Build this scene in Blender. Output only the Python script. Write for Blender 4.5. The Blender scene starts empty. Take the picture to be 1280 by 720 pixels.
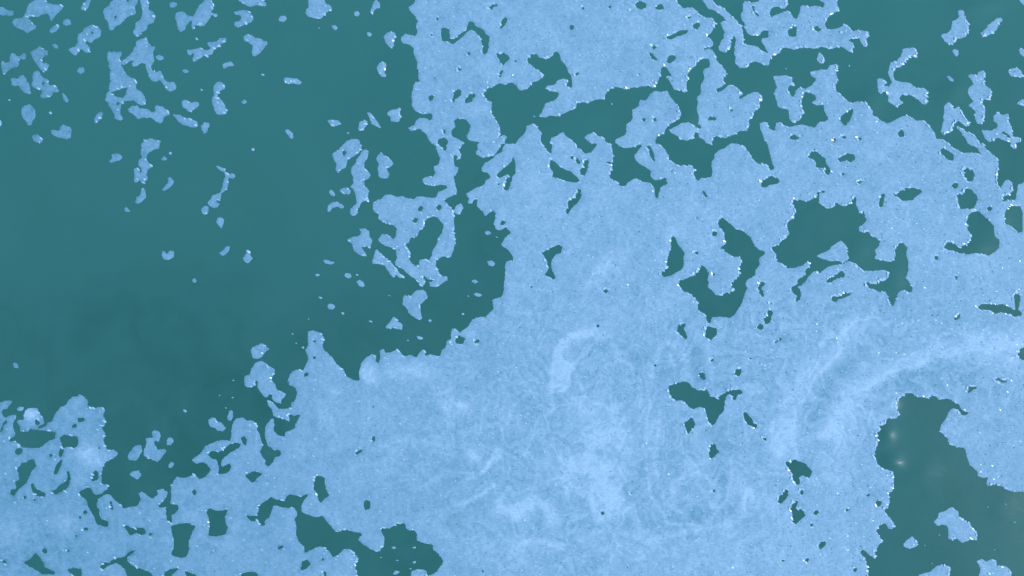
import bpy, math, random
import numpy as np

random.seed(7)
RNG = np.random.default_rng(11)
scene = bpy.context.scene

# ------------------------------------------------------------------ camera, sky, sun, exposure
CAM_H = 11.0                       # drone hovering 11 m above the water, looking straight down
FRAME_W = 12.8                     # metres of water across the frame
cam_data = bpy.data.cameras.new('drone_camera')
cam_data.sensor_width = 36.0
cam_data.lens = 36.0 * CAM_H / FRAME_W
cam_data.clip_start = 0.1
cam_data.clip_end = 6000.0
cam = bpy.data.objects.new('drone_camera', cam_data)
cam.location = (0.0, 0.0, CAM_H)
scene.collection.objects.link(cam)
scene.camera = cam

SUN_ELEV = math.radians(47.0)
SUN_AZ = math.radians(-14.0)       # direction towards the sun, measured from +X towards +Y
world = bpy.data.worlds.new('World')
scene.world = world
world.use_nodes = True
wn = world.node_tree
wn.nodes.clear()
sky = wn.nodes.new('ShaderNodeTexSky')
sky.sky_type = 'NISHITA'
sky.sun_disc = False
sky.sun_elevation = SUN_ELEV
sky.sun_rotation = math.radians(90.0) - SUN_AZ
sky.air_density = 1.0
sky.dust_density = 0.6
sky.ozone_density = 1.5
bg = wn.nodes.new('ShaderNodeBackground')
bg.inputs['Strength'].default_value = 0.15
wo = wn.nodes.new('ShaderNodeOutputWorld')
wn.links.new(sky.outputs[0], bg.inputs[0])
wn.links.new(bg.outputs[0], wo.inputs[0])

sun_data = bpy.data.lights.new('sun', 'SUN')
sun_data.energy = 2.0
sun_data.angle = math.radians(0.5)
sun_data.color = (0.84, 0.94, 1.0)
sun = bpy.data.objects.new('sun', sun_data)
from mathutils import Vector
sun_dir = Vector((math.cos(SUN_ELEV) * math.cos(SUN_AZ), math.cos(SUN_ELEV) * math.sin(SUN_AZ), math.sin(SUN_ELEV)))
sun.rotation_euler = sun_dir.to_track_quat('Z', 'Y').to_euler()
sun.location = sun_dir * 50
scene.collection.objects.link(sun)

scene.view_settings.view_transform = 'Standard'
scene.view_settings.look = 'None'
scene.view_settings.gamma = 1.0
scene.view_settings.exposure = 0.12
scene.view_settings.use_curve_mapping = False

# ------------------------------------------------------------------ helpers
def nd(t, kind, **kw):
    n = t.nodes.new(kind)
    for k, v in kw.items():
        setattr(n, k, v)
    return n

def val(n, name, v):
    n.inputs[name].default_value = v

def mix_color(t, fac, a, b, blend='MIX'):
    n = nd(t, 'ShaderNodeMix', data_type='RGBA', blend_type=blend)
    for sock, v in ((n.inputs[0], fac), (n.inputs[6], a), (n.inputs[7], b)):
        if hasattr(v, 'is_output'):
            t.links.new(v, sock)
        elif isinstance(v, (int, float)):
            sock.default_value = v
        else:
            sock.default_value = (*v, 1.0)
    return n.outputs[2]

def ramp(t, src, lo, hi, a=0.0, b=1.0):
    n = nd(t, 'ShaderNodeMapRange')
    val(n, 'From Min', lo); val(n, 'From Max', hi); val(n, 'To Min', a); val(n, 'To Max', b)
    t.links.new(src, n.inputs[0])
    return n.outputs[0]

def noise(t, co, scale, detail=3.0, rough=0.55, distort=0.0):
    n = nd(t, 'ShaderNodeTexNoise')
    val(n, 'Scale', scale); val(n, 'Detail', detail); val(n, 'Roughness', rough); val(n, 'Distortion', distort)
    t.links.new(co, n.inputs['Vector'])
    return n.outputs['Fac']

def new_mat(name):
    m = bpy.data.materials.new(name)
    m.use_nodes = True
    t = m.node_tree
    t.nodes.clear()
    out = nd(t, 'ShaderNodeOutputMaterial')
    p = nd(t, 'ShaderNodeBsdfPrincipled')
    t.links.new(p.outputs[0], out.inputs[0])
    return m, t, p

def world_co(t, rz=0.0, sc=(1, 1, 1)):
    g = nd(t, 'ShaderNodeNewGeometry')
    mp = nd(t, 'ShaderNodeMapping')
    mp.inputs['Rotation'].default_value = (0, 0, rz)
    mp.inputs['Scale'].default_value = sc
    t.links.new(g.outputs['Position'], mp.inputs['Vector'])
    return mp.outputs[0]

# ------------------------------------------------------------------ materials
def make_water_mat():
    m, t, p = new_mat('murky_teal_water')
    co = world_co(t)
    big = noise(t, co, 0.35, 4.0, 0.5, 0.6)
    mid = noise(t, co, 1.6, 5.0, 0.55, 1.0)
    c = mix_color(t, ramp(t, big, 0.30, 0.70), WATER_A, WATER_B)
    c = mix_color(t, ramp(t, mid, 0.38, 0.64, 0.0, 0.65), c, WATER_C)
    sep = nd(t, 'ShaderNodeSeparateXYZ')
    t.links.new(co, sep.inputs[0])
    c = mix_color(t, ramp(t, sep.outputs[1], -1.0, 4.0, 0.0, 0.65), c, WATER_SILT)
    t.links.new(c, p.inputs['Base Color'])
    val(p, 'Roughness', 0.17)
    val(p, 'IOR', 1.333)
    r = noise(t, world_co(t, 0.6, (1.0, 2.4, 1.0)), 2.2, 3.0, 0.5, 0.4)
    b = nd(t, 'ShaderNodeBump')
    val(b, 'Strength', 0.13); val(b, 'Distance', 0.03)
    t.links.new(r, b.inputs['Height'])
    t.links.new(b.outputs[0], p.inputs['Normal'])
    return m

def make_foam_mat():
    m, t, p = new_mat('pale_blue_foam')
    at = nd(t, 'ShaderNodeAttribute', attribute_name='thickness')
    co = world_co(t)
    streak = noise(t, world_co(t, math.radians(32), (20.0, 52.0, 20.0)), 1.0, 3.0, 0.65)
    grain = noise(t, co, 30.0, 3.0, 0.75)
    patch = noise(t, co, 1.1, 6.0, 0.6, 1.6)
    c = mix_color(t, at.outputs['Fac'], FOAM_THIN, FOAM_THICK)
    gap = ramp(t, at.outputs['Fac'], 0.0, -0.45)
    c = mix_color(t, gap, c, WATER_B)
    c = mix_color(t, ramp(t, patch, 0.35, 0.72, 0.0, 0.25), c, FOAM_THIN)
    c = mix_color(t, 1.0, c, ramp(t, streak, 0.36, 0.66, 0.94, 1.11), 'MULTIPLY')
    c = mix_color(t, 1.0, c, ramp(t, grain, 0.40, 0.70, 1.03, 0.91), 'MULTIPLY')
    t.links.new(c, p.inputs['Base Color'])
    val(p, 'Roughness', 0.6)
    val(p, 'IOR', 1.33)
    b = nd(t, 'ShaderNodeBump')
    val(b, 'Strength', 0.25); val(b, 'Distance', 0.012)
    t.links.new(streak, b.inputs['Height'])
    b2 = nd(t, 'ShaderNodeBump')
    val(b2, 'Strength', 0.2); val(b2, 'Distance', 0.006)
    t.links.new(grain, b2.inputs['Height'])
    t.links.new(b.outputs[0], b2.inputs['Normal'])
    t.links.new(b2.outputs[0], p.inputs['Normal'])
    return m

def make_bubble_mat():
    m, t, p = new_mat('wet_bubble_film')
    val(p, 'Base Color', (*FOAM_THICK, 1.0))
    val(p, 'Roughness', 0.2)
    val(p, 'IOR', 1.45)
    return m

WATER_A = (0.027, 0.142, 0.126)
WATER_B = (0.045, 0.192, 0.174)
WATER_C = (0.040, 0.182, 0.170)
WATER_SILT = (0.052, 0.238, 0.212)
FOAM_THIN = (0.168, 0.386, 0.530)
FOAM_THICK = (0.465, 0.695, 0.900)
FOAM_STREAK = (0.330, 0.580, 0.780)
FOAM_WET = (0.130, 0.350, 0.510)
MAT_WATER = make_water_mat()
MAT_FOAM = make_foam_mat()
MAT_BUBBLE = make_bubble_mat()

# ------------------------------------------------------------------ outlines of the foam, surveyed on the water plane
# one block for every 3.2 x 1.8 m square; F adds foam, W opens water in it, K is a single tiny fleck (quarter-centimetre units)
SURVEY = """
@0,0
F 0,36 20,38 35,50 65,55 72,68 60,80 20,78 0,74
F 160,10 175,0 225,0 240,15 275,25 310,25 318,38 300,60 275,82 262,106 250,100 248,80 235,68 210,75 190,88 165,82 150,88 140,92 160,105 165,122 182,130 178,145 155,155 140,167 115,150 80,140 62,118 68,100 85,92 115,88 125,72 135,60 135,40 145,22
F 250,145 265,130 290,124 300,138 285,155 262,168 250,162
F 315,108 335,95 352,102 357,125 335,130 316,120
F 430,0 452,0 450,20 440,45 415,55 405,42 415,25 425,15
F 260,225 275,218 295,232 295,246 275,242
F 420,145 445,128 470,125 495,138 508,160 502,190 480,195 455,217 435,205 425,208 440,225 455,245 445,267 425,262 412,245 395,255 385,282 370,278 355,262 342,252 350,240 375,235 390,215 390,190 390,172 415,162
W 455,160 465,155 470,168 458,172
F 5,310 15,302 35,315 52,308 50,285 60,265 75,270 85,282 100,285 120,265 135,270 132,295 115,300 105,290 95,310 92,335 65,340 45,352 30,372 18,375 10,350
F 150,260 175,250 200,232 215,245 240,255 243,275 220,285 210,305 215,320 235,312 248,325 240,350 220,362 205,350 190,328 178,315 165,290
F 385,348 405,335 424,342 420,362 405,370 388,360
F 55,395 70,390 90,395 100,378 118,374 130,388 135,405 150,425 150,445 158,472 145,475 125,462 105,450 95,430 75,432 60,430
F 165,365 180,352 195,358 205,375 225,395 240,392 248,405 240,415 250,428 275,425 288,440 300,458 285,462 268,460 260,480 235,490 215,497 202,480 210,462 208,445 190,448 165,435 158,425 165,400
W 208,414 222,410 224,424 212,428
F 310,465 322,468 335,485 343,505 335,515 318,500
K 40,497 50,495 52,505 42,504
F 105,545 125,528 150,522 165,535 178,560 178,590 165,605 158,628 140,628 130,605 115,590 110,570
K 242,560 255,557 260,570 247,570
F 255,650 275,652 295,658 302,635 318,622 335,632 352,635 360,655 355,690 335,700 315,690 295,688 275,682 260,672
F 160,685 175,672 195,675 215,692 212,710 190,715 170,705
K -4,595 8,610 5,630 -4,628
F 520,45 545,30 555,10 570,0 635,0 640,20 645,5 660,0 690,0 685,20 675,35 682,70 650,82 635,90 620,105 600,125 580,135 570,150 555,155 545,140 540,115 525,90 518,65
W 570,85 582,78 588,90 575,98
F 700,0 740,0 748,20 745,50 770,60 778,85 772,115 755,122 738,125 735,150 710,160 705,180 685,186 670,175 668,155 678,145 675,120 690,108 705,95 715,70 710,40 705,20
F 540,258 560,262 580,258 610,258 610,275 600,285 605,305 608,330 620,350 635,375 655,390 675,392 685,420 680,440 705,460 720,475 732,500 730,525 715,530 695,520 670,505 645,505 620,510 612,520 605,545 605,575 620,595 605,605 575,595 575,570 560,550 545,530 540,510 528,505 530,480 535,460 548,455 545,430 555,405 548,370 555,350 545,335 545,315 535,300
W 555,465 600,450 640,438 632,460 625,480 610,492 575,480
W 582,520 592,510 600,520 590,530
F 735,188 742,210 760,235 778,235 765,262 772,300 765,325 755,330 760,350 780,362 805,355 815,375 825,400 840,412 870,410 885,430 880,450 850,460 830,445 818,420 800,400 780,410 760,405 745,385 740,360 730,340 730,320 705,318 685,335 662,332 660,318 672,305 655,305 635,320 618,330 608,318 612,300 635,290 655,270 665,255 680,230 685,208 710,195
F 780,280 800,275 820,288 820,300 800,304 782,296
F 640,548 660,532 690,530 700,545 715,542 745,550 760,562 780,560 775,535 780,525 815,535 840,552 855,572 835,580 820,585 818,605 800,620 780,610 760,590 740,588 715,590 690,600 680,585 665,570 645,562
F 865,572 900,575 925,590 960,595 985,610 995,632 975,640 945,632 915,625 895,610 880,592
F 1003,630 1015,625 1020,610 1048,615 1050,630 1040,645 1038,665 1020,670 1010,650
F 470,600 480,580 495,565 515,560 518,575 505,595 488,617 475,615
F 710,720 725,700 755,692 785,702 810,702 800,720
F 848,20 860,10 882,12 888,25 875,40 855,40
F 875,70 890,60 915,58 935,75 955,85 968,80 985,50 1000,25 1015,10 1030,0 1055,0 1070,20 1065,50 1055,65 1085,70 1095,82 1075,82 1058,78 1045,100 1025,130 1000,132 978,125 972,150 960,145 958,120 965,100 950,110 935,130 925,150 905,162 890,145 885,115 878,90
K 972,188 985,188 992,200 980,200
F 935,250 955,250 980,245 1005,238 1025,250 1045,250 1055,240 1038,225 1040,210 1070,212 1090,205 1100,190 1135,192 1130,210 1110,218 1090,240 1065,258 1062,275 1040,280 1015,285 995,300 970,312 960,300 968,285 970,265 955,280 940,272
F 1112,325 1130,312 1160,310 1173,330 1150,332 1125,345 1113,340
F 910,352 930,346 948,356 940,368 918,366
K 1000,445 1010,445 1015,453 1003,453
F 908,505 925,498 955,512 990,510 1000,522 985,540 965,555 945,560 925,545 912,530
F 1070,430 1085,412 1110,412 1125,425 1127,445 1105,452 1088,470 1088,485 1110,500 1120,515 1128,535 1135,568 1110,575 1082,572 1072,545 1062,520 1060,490 1072,480 1068,460
F 1208,508 1225,498 1238,512 1228,522 1212,518
F 1170,60 1190,55 1215,52 1245,55 1265,80 1270,100 1255,115 1235,118 1215,130 1190,138 1172,128 1172,112 1195,108 1208,95 1200,75 1178,75
F 1185,0 1280,0 1280,25 1260,34 1230,28 1210,10
F 1215,185 1240,170 1265,178 1280,192 1280,285 1265,280 1260,255 1265,230 1245,212 1220,205
@320,0
F 0,190 30,195 40,205 55,210 58,225 45,240 20,268 0,283
F 0,0 35,0 52,20 50,32 20,32 0,25
F 110,98 120,82 145,77 155,92 145,108 125,110
F 265,0 340,0 352,20 375,30 384,45 365,58 345,70 330,95 305,95 265,85 250,70 252,50 265,35
F 378,130 395,125 410,140 400,152 385,145
K 308,138 318,138 315,145
F 492,65 510,52 523,70 512,86 495,80
F 590,8 605,2 618,15 622,38 600,48 582,70 570,62 580,40
F 555,165 570,160 582,175 570,186 557,178
F 640,185 650,168 675,158 695,165 700,185 688,210 690,235 675,243 662,225 648,210
F 605,340 615,320 635,305 652,318 652,345 640,360 657,378 645,388 625,382 612,362
F 138,395 150,388 180,392 205,392 232,415 215,424 180,418 145,418
K 22,368 40,370 42,378 28,378
F 358,602 385,600 415,605 427,622 405,630 380,630 362,618
F 145,650 160,645 180,662 192,685 180,698 168,685 150,668
F 512,635 520,612 545,602 562,608 550,630 535,650 515,654
F 555,560 575,565 595,590 612,615 628,642 615,640 595,625 578,620 570,595
F 652,570 675,550 700,548 718,537 728,548 718,568 728,585 715,610 690,612 675,605 672,585
K 452,660 465,662 464,670 455,668
F 440,720 455,705 490,695 515,697 523,720
F 800,0 790,20 760,40 775,60 800,85 810,110 800,130 808,160 800,185 770,175 750,167 725,190 730,215 775,225 790,245 790,275 808,310 805,330 815,360 815,390 825,415 800,410 785,440 780,490 780,530 800,555 820,570 850,572 880,565 885,585 875,605 850,592 820,590 800,605 795,625 760,640 780,655 825,645 845,665 860,690 880,720 1190,720 1210,690 1225,660 1220,635 1200,600 1180,565 1182,510 1155,502 1140,480 1150,450 1190,435 1215,415 1245,427 1280,410 1280,0
W 1200,268 1220,272 1240,262 1265,280 1270,302 1250,312 1238,330 1225,325 1218,300
W 1222,358 1235,345 1240,358 1228,375 1222,395 1212,390
W 1222,130 1235,95 1255,88 1258,110 1245,130 1225,148
W 925,160 932,140 965,145 970,175 975,195 1000,192 1025,170 1055,150 1065,110 1085,108 1105,135 1135,145 1150,170 1168,180 1165,215 1165,250 1148,277 1130,265 1135,235 1130,205 1110,175 1095,155 1075,150 1050,168 1025,195 1000,215 985,222 965,208 932,205
W 900,90 912,88 915,108 904,106
W 868,168 890,178 882,187
W 815,238 830,240 825,250 815,248
W 1058,262 1072,262 1075,278 1062,275
W 1012,338 1028,338 1028,352 1015,352
W 885,385 900,392 893,398
W 860,490 875,478 892,480 885,500 868,508
W 990,460 1015,445 1030,455 1025,480 1000,495 988,518 980,505 992,485
W 1050,495 1070,470 1095,465 1095,485 1080,510 1050,520 1045,508
W 1160,45 1180,25 1205,20 1212,40 1195,32 1175,50
W 935,650 945,645 948,665 938,670
W 845,0 860,0 855,10
W 910,720 915,695 945,690 962,700 960,720
W 990,605 1010,592 1050,597 1075,630 1065,660 1055,690 1070,705 1100,708 1120,715 1120,720 1045,720 1020,700 985,685 978,655 1000,635
F 1225,685 1240,675 1258,685 1250,700 1245,720 1200,720 1212,695
@640,0
F 0,0 825,0 830,20 860,40 890,38 920,50 945,75 975,90 1000,90 1015,110 1012,140 1000,165 975,185 1000,200 1012,220 1000,235 975,240 1000,250 1018,265 1020,295 1040,320 1065,350 1078,370 1055,385 1065,415 1058,432 1020,445 1025,465 1060,450 1085,425 1120,432 1145,455 1155,478 1135,480 1140,500 1165,480 1190,468 1235,460 1255,495 1240,515 1240,540 1215,560 1200,590 1185,600 1188,630 1175,655 1140,658 1120,672 1090,680 1065,692 1030,680 1010,690 1000,720 975,720 960,700 935,685 930,655 950,640 930,620 935,590 925,555 930,520 925,490 945,470 945,425 965,395 958,365 960,345 935,325 935,305 920,330 895,350 880,380 885,400 875,410 875,440 865,462 840,450 815,450 800,430 785,400 765,385 765,345 745,345 740,380 730,410 708,443 690,430 655,432 600,440 575,450 545,440 510,435 475,460 465,495 430,500 375,515 325,512 325,545 290,555 255,575 220,585 190,580 170,590 135,585 155,555 165,525 190,508 215,505 232,485 238,465 205,458 170,445 175,430 215,425 230,400 265,395 282,405 275,430 290,445 305,435 300,385 280,355 265,320 245,300 240,270 225,257 210,265 210,280 190,288 165,295 140,290 125,272 100,270 80,295 75,310 95,325 125,350 150,365 155,385 135,405 100,415 90,435 50,457 35,450 25,430 0,412
W 620,20 635,5 660,10 675,25 668,45 645,50 625,40
W 712,40 728,25 752,22 760,45 735,50
W 585,50 600,52 595,62
W 345,35 370,40 355,52
W 485,28 498,25 495,42 485,40
W 288,130 300,122 315,135 305,150 290,148
W 875,85 890,75 900,85 885,98 875,95
W 905,130 920,115 938,110 940,130 925,150 910,145
W 770,185 800,180 815,165 840,155 885,150 875,168 845,180 820,185 800,200 780,195
W 702,230 715,225 728,240 712,250 702,245
W 680,268 700,265 715,285 735,300 725,305 700,295
W 770,295 785,280 815,275 822,290 805,312 790,318 775,308
W 628,370 640,365 640,385 628,382
W 315,370 330,362 340,370 322,378
W 10,305 22,302 25,315 12,315
W 10,372 18,372 16,380
W 745,340 770,330 780,350 795,375 798,390 785,380 765,385
W 940,300 960,292 985,295 990,320 985,340 965,345 945,340 935,325
W 960,240 980,235 975,250 962,252
W 1085,550 1105,545 1108,558 1090,560
W 980,590 1000,580 1025,590 1020,605 985,605
F 950,0 1005,0 1010,15 1030,30 1060,40 1085,65 1110,90 1140,125 1155,150 1160,190 1160,220 1190,228 1230,235 1250,255 1280,270 1280,332 1250,320 1220,308 1190,315 1185,330 1165,343 1140,340 1115,315 1120,290 1112,265 1115,230 1120,190 1108,180 1095,205 1090,240 1070,265 1040,255 1032,240 1042,215 1060,190 1062,160 1050,135 1042,115 1055,105 1075,108 1055,80 1030,65 1010,52 985,45 970,25
F 1165,5 1200,15 1230,8 1240,0 1280,0 1280,155 1255,155 1240,175 1210,180 1180,172 1165,145 1165,120 1150,100 1145,75 1155,50 1155,25
W 1200,30 1210,28 1215,55 1240,80 1232,88 1210,65
W 1228,100 1240,102 1235,112
F 1250,192 1280,190 1280,255 1270,245 1262,225 1248,210
F 715,455 750,460 780,452 788,480 810,505 830,530 848,570 840,590 815,605 790,625 770,645 765,665 740,680 725,685 715,720 515,720 520,700 550,685 570,675 575,620 600,605 605,590 600,548 620,545 635,530 640,500 670,505 690,475
W 648,595 665,590 672,603 658,610
W 708,592 720,588 725,610 712,612
W 638,615 646,612 645,622
F 785,650 810,638 830,630 850,618 880,613 905,625 925,640 945,646 940,660 918,662 900,695 875,705 845,695 820,675 795,665
F 20,720 40,690 65,670 75,630 110,618 130,640 148,665 145,720
F 190,720 195,690 230,680 255,660 275,685 305,700 318,720
F 360,690 385,672 410,660 430,678 455,685 470,710 485,720 400,720 385,708
F 1238,620 1260,610 1280,612 1280,720 1260,700 1250,665 1240,640
K 490,512 505,520 500,526
K 440,595 455,605 445,608
K 100,575 118,582 112,588
@960,0
F 0,0 95,0 100,25 85,45 60,35 40,35 15,45 10,70 15,90 45,75 70,65 100,50 115,65 125,85 145,95 155,70 165,35 180,25 200,35 240,30 275,40 285,20 275,10 245,0 345,0 350,30 357,60 335,62 315,75 295,100 285,125 300,150 340,145 370,135 380,118 400,135 425,158 455,148 495,158 500,180 492,200 497,232 480,235 465,210 455,190 435,192 415,195 400,205 425,215 430,235 422,265 400,255 375,235 340,238 310,245 270,235 230,245 190,238 155,240 130,250 105,240 75,240 60,265 35,275 10,295 5,330 0,330
W 98,160 115,140 130,130 145,130 145,180 125,187 105,178
W 228,135 250,132 268,150 250,162 230,150
W 365,165 378,168 372,178
W 0,165 5,175 3,190 0,190
F 243,300 255,262 270,270 285,300 280,315 258,320
K 80,338 95,343 90,348
K 398,322 412,330 405,336
F 22,382 60,380 90,378 120,388 130,425 105,432 100,450 115,475 130,490 140,455 160,438 190,445 215,430 235,410 240,395 215,380 210,360 240,352 280,350 300,348 310,325 345,320 355,335 340,360 350,400 340,425 330,435 345,455 370,480 385,498 420,515 450,508 485,515 505,535 525,560 520,575 545,590 575,605 595,620 630,605 665,585 695,578 725,590 745,605 775,605 805,625 830,660 845,695 880,700 905,720 0,720 0,635 20,655 38,655 40,615 65,615 80,630 120,635 165,622 200,630 235,640 255,615 295,605 300,590 285,560 278,525 245,530 220,515 245,495 235,475 205,460 185,462 175,490 165,515 180,560 165,600 130,615 112,605 105,580 105,550 80,545 50,535 42,500 28,470 45,440 35,410
W 365,580 385,570 400,555 428,545 420,580 405,615 390,628 370,620 362,600
W 108,685 130,672 150,685 168,690 150,700 115,700
W 650,665 668,648 685,668 680,685 655,688
W 320,705 335,690 345,700 330,715
W 362,682 378,676 395,690 380,697
W 445,692 465,690 468,702 452,702
F 545,400 555,390 575,395 592,415 580,430 605,432 620,415 612,395 600,365 605,345 615,310 640,308 660,290 672,265 670,250 700,240 735,240 748,265 740,290 715,280 695,300 675,325 645,340 630,360 625,380 635,400 665,410 710,415 740,440 780,440 812,465 790,470 798,520 780,525 755,505 730,485 700,472 670,475 655,495 678,520 640,535 620,520 600,510 600,480 590,460 575,455 565,475 550,460
F 948,60 960,48 978,60 985,90 1005,120 1005,155 990,185 965,195 945,195 925,225 905,225 880,200 865,180 875,170 900,165 918,145 920,110 940,100 955,90
F 925,255 935,243 955,255 955,275 942,285 928,272
F 1062,170 1075,155 1095,145 1100,125 1125,112 1145,90 1165,90 1175,105 1155,120 1145,150 1125,168 1095,180 1072,188
F 1250,245 1265,240 1280,250 1280,285 1262,272
F 1200,355 1215,342 1245,340 1270,360 1275,385 1240,385 1212,380
F 892,385 905,380 920,392 935,408 912,408
F 1000,380 1015,370 1045,378 1055,360 1080,352 1092,370 1080,390 1085,425 1115,445 1122,470 1108,500 1075,498 1065,515 1088,545 1085,585 1070,625 1048,620 1035,590 1038,560 1020,540 1003,528 1025,510 1015,488 998,465 1003,440 1028,425 1020,400
F 880,530 900,512 918,525 930,545 950,535 965,550 985,590 1005,605 1015,628 990,630 970,620 955,605 938,612 925,630 920,660 895,665 885,682 865,660 875,620 880,570
F 938,622 960,640 990,658 1020,665 1045,690 1060,720 1000,720 985,690 965,660 945,640
F 1125,580 1150,565 1175,575 1203,570 1205,600 1200,615 1220,630 1222,660 1225,685 1255,688 1265,710 1225,720 1190,705 1170,700 1150,690 1110,712 1085,690 1068,655 1090,652 1120,655 1145,640 1150,625 1130,610
W 1168,652 1190,665 1222,692 1195,687 1172,670
F 1245,518 1262,500 1280,498 1280,528 1255,525
F 1255,0 1280,0 1280,28 1265,15
@0,180
F 705,0 800,0 798,22 770,30 745,45 735,65 740,90 755,105 765,115 740,130 735,150 740,175 722,198 700,185 685,195 668,190 675,165 670,125 690,122 702,145 712,140 705,120 690,105 695,80 712,70 705,45 710,20
F 545,85 560,75 558,52 585,48 605,52 617,70 600,82 575,90 555,95
F 805,78 820,55 840,78 815,86
K 842,44 852,38 860,48 848,54
F 810,228 830,210 842,190 840,172 852,165 873,185 862,205 845,225 820,236
F 675,292 685,268 705,255 708,225 716,217 733,245 730,270 715,285 690,302
F 622,325 635,315 657,338 640,342 625,338
F 1078,110 1095,108 1120,125 1140,150 1165,145 1182,160 1170,175 1145,172 1143,200 1140,228 1120,240 1105,250 1108,275 1095,285 1078,282 1085,292 1100,298 1090,318 1070,322 1045,308 1038,295 1058,275 1062,258 1090,250 1105,240 1115,205 1118,180 1128,160 1120,145 1100,130
F 1005,330 1025,308 1045,315 1045,340 1030,357 1012,352
F 1080,390 1090,370 1108,367 1122,380 1118,405 1108,424 1095,410
F 1098,545 1118,532 1130,515 1152,510 1148,535 1130,555 1108,560
F 1215,570 1230,552 1235,522 1245,535 1255,555 1265,570 1250,592 1235,600 1220,585
F 810,540 822,536 835,550 855,532 873,540 870,565 845,582 820,578 810,560
F 960,678 975,670 990,688 975,697 963,690
K 1253,25 1268,18 1273,30 1262,36
@320,180
F 440,0 525,0 530,20 515,45 490,65 465,75 455,100 450,120 425,130 412,145 400,130 402,100 385,60 383,45 410,35 430,10
W 432,40 445,30 455,48 440,62
F 525,45 545,22 565,35 560,75 540,95 545,120 575,155 565,175 540,185 545,210 568,235 562,265 565,290 545,285 530,290 520,315 510,325 512,350 490,362 470,350 472,325 490,312 505,295 500,265 492,230 472,215 488,200 485,165 475,140 480,115 495,100 508,75
F 365,235 378,228 395,248 397,265 380,262 368,250
F 420,230 440,218 462,218 475,240 465,256 445,245 425,245
F 355,330 362,308 385,292 410,290 435,305 445,318 430,325 405,312 385,320 372,340 358,340
F 600,75 612,55 628,38 640,55 665,68 688,98 675,115 655,125 668,155 660,172 630,175 612,160 610,120 615,100
F 458,480 480,465 505,465 530,450 518,425 545,422 565,435 568,460 585,485 570,520 545,512 530,520 545,545 560,565 535,565 510,550 490,535 482,505
F 332,582 355,578 398,595 380,603 350,600
K 292,655 305,647 320,655 305,662
K 497,650 508,650 512,658 500,658
F 442,655 455,645 475,652 480,665 465,672 448,668
F 502,688 520,680 540,695 546,712 530,718 515,708
F 583,585 595,545 605,525 625,550 650,570 675,590 695,615 710,635 745,668 720,672 705,655 690,670 678,658 660,635 648,608 615,602 585,600
F 585,295 625,275 650,255 685,255 705,268 730,260 750,270 795,278 805,265 840,265 870,270 900,268 915,240 950,225 960,212 930,205 880,212 840,200 830,178 850,165 890,165 895,145 890,115 915,100 920,70 905,35 900,12 885,0 915,0 935,30 955,40 950,10 960,0 1035,0 1015,30 1028,55 1020,78 990,85 995,110 1015,120 1005,150 990,165 1000,210 1010,245 980,262 955,275 940,285 960,300 980,325 995,360 992,400 990,440 1000,490 990,530 978,565 940,562 905,575 900,605 910,635 930,665 955,660 960,680 930,700 905,718 870,712 865,695 900,682 870,680 845,665 850,690 835,712 820,712 815,695 795,675 765,655 735,625 710,615 695,600 705,570 700,535 720,515 690,525 655,512 625,495 612,480 632,450 665,455 690,480 700,460 705,420 690,408 640,395 612,375 615,350 590,340 585,320
W 765,495 775,470 805,465 815,440 835,425 840,395 860,370 890,365 910,370 935,400 935,440 910,470 905,510 885,530 880,560 865,585 835,575 815,580 818,605 795,610 765,580 775,550 760,525 745,500
W 905,310 920,300 930,320 915,335 905,325
W 815,318 828,308 838,322 825,340 812,332
W 785,380 800,365 812,378 805,395 785,395
W 985,65 1000,55 1010,70 995,80
W 835,660 848,660 850,680 838,675
F 990,340 1000,310 1022,297 1042,320 1020,350 1000,355
F 1105,0 1230,0 1215,30 1190,55 1165,65 1130,68 1102,50 1110,20
W 1135,0 1145,0 1140,8
F 1230,40 1240,10 1260,0 1280,0 1280,90 1250,115 1215,140 1205,160 1215,175 1250,155 1268,160 1245,195 1240,225 1260,235 1280,190 1280,450 1250,415 1225,435 1200,425 1190,400 1200,345 1185,335 1150,362 1135,340 1105,315 1110,290 1100,270 1080,302 1062,295 1065,270 1052,250 1085,230 1120,215 1145,205 1150,180 1175,170 1160,145 1130,138 1130,120 1150,95 1185,75 1205,55
F 1280,448 1262,455 1240,480 1225,508 1255,522 1270,540 1280,555
F 1250,590 1280,585 1280,720 1240,720 1245,660 1248,620
W 1205,200 1220,198 1215,215
W 1225,395 1240,380 1250,395 1235,410 1222,405
W 1240,355 1252,352 1250,365
F 1138,440 1160,436 1180,448 1155,456
F 1155,588 1175,582 1200,600 1185,615 1165,605
F 1078,685 1095,677 1112,690 1095,700
K 1195,460 1210,466 1202,470
@640,180
F 0,0 1280,0 1280,720 0,720
W 0,65 12,70 20,100 18,150 0,168
W 0,555 8,570 5,595 0,592
W 150,0 205,0 200,30 195,55 180,40 165,20
W 195,75 215,90 240,115 265,130 300,140 325,165 342,185 325,195 280,188 245,178 200,165 205,145 190,110
W 315,0 425,0 410,30 395,45 365,50 345,25 325,20
W 290,65 305,58 312,72 298,78
W 318,72 330,70 345,95 335,105 322,90
W 365,78 385,85 380,120 365,162 345,155 340,130 358,115 358,95
W 495,0 525,0 540,15 575,22 625,12 645,0 650,12 635,30 612,60 620,85 650,105 690,130 695,165 715,182 745,180 770,168 775,200 745,220 735,245 735,265 722,272 712,245 715,220 690,195 655,190 620,172 580,190 570,210 545,212 520,190 490,170 490,145 505,120 500,100 470,100 475,88 505,95 508,50
W 670,5 690,10 705,40 718,75 715,95 695,70 690,45
W 735,0 1090,0 1070,20 1040,30 1012,50 1015,70 1000,90 1000,165 970,172 945,168 935,188 918,175 910,150 920,130 895,110 840,110 815,100 785,78 780,50 760,20
W 1130,0 1280,0 1280,110 1250,100 1225,98 1200,70 1185,40 1165,15
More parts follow.
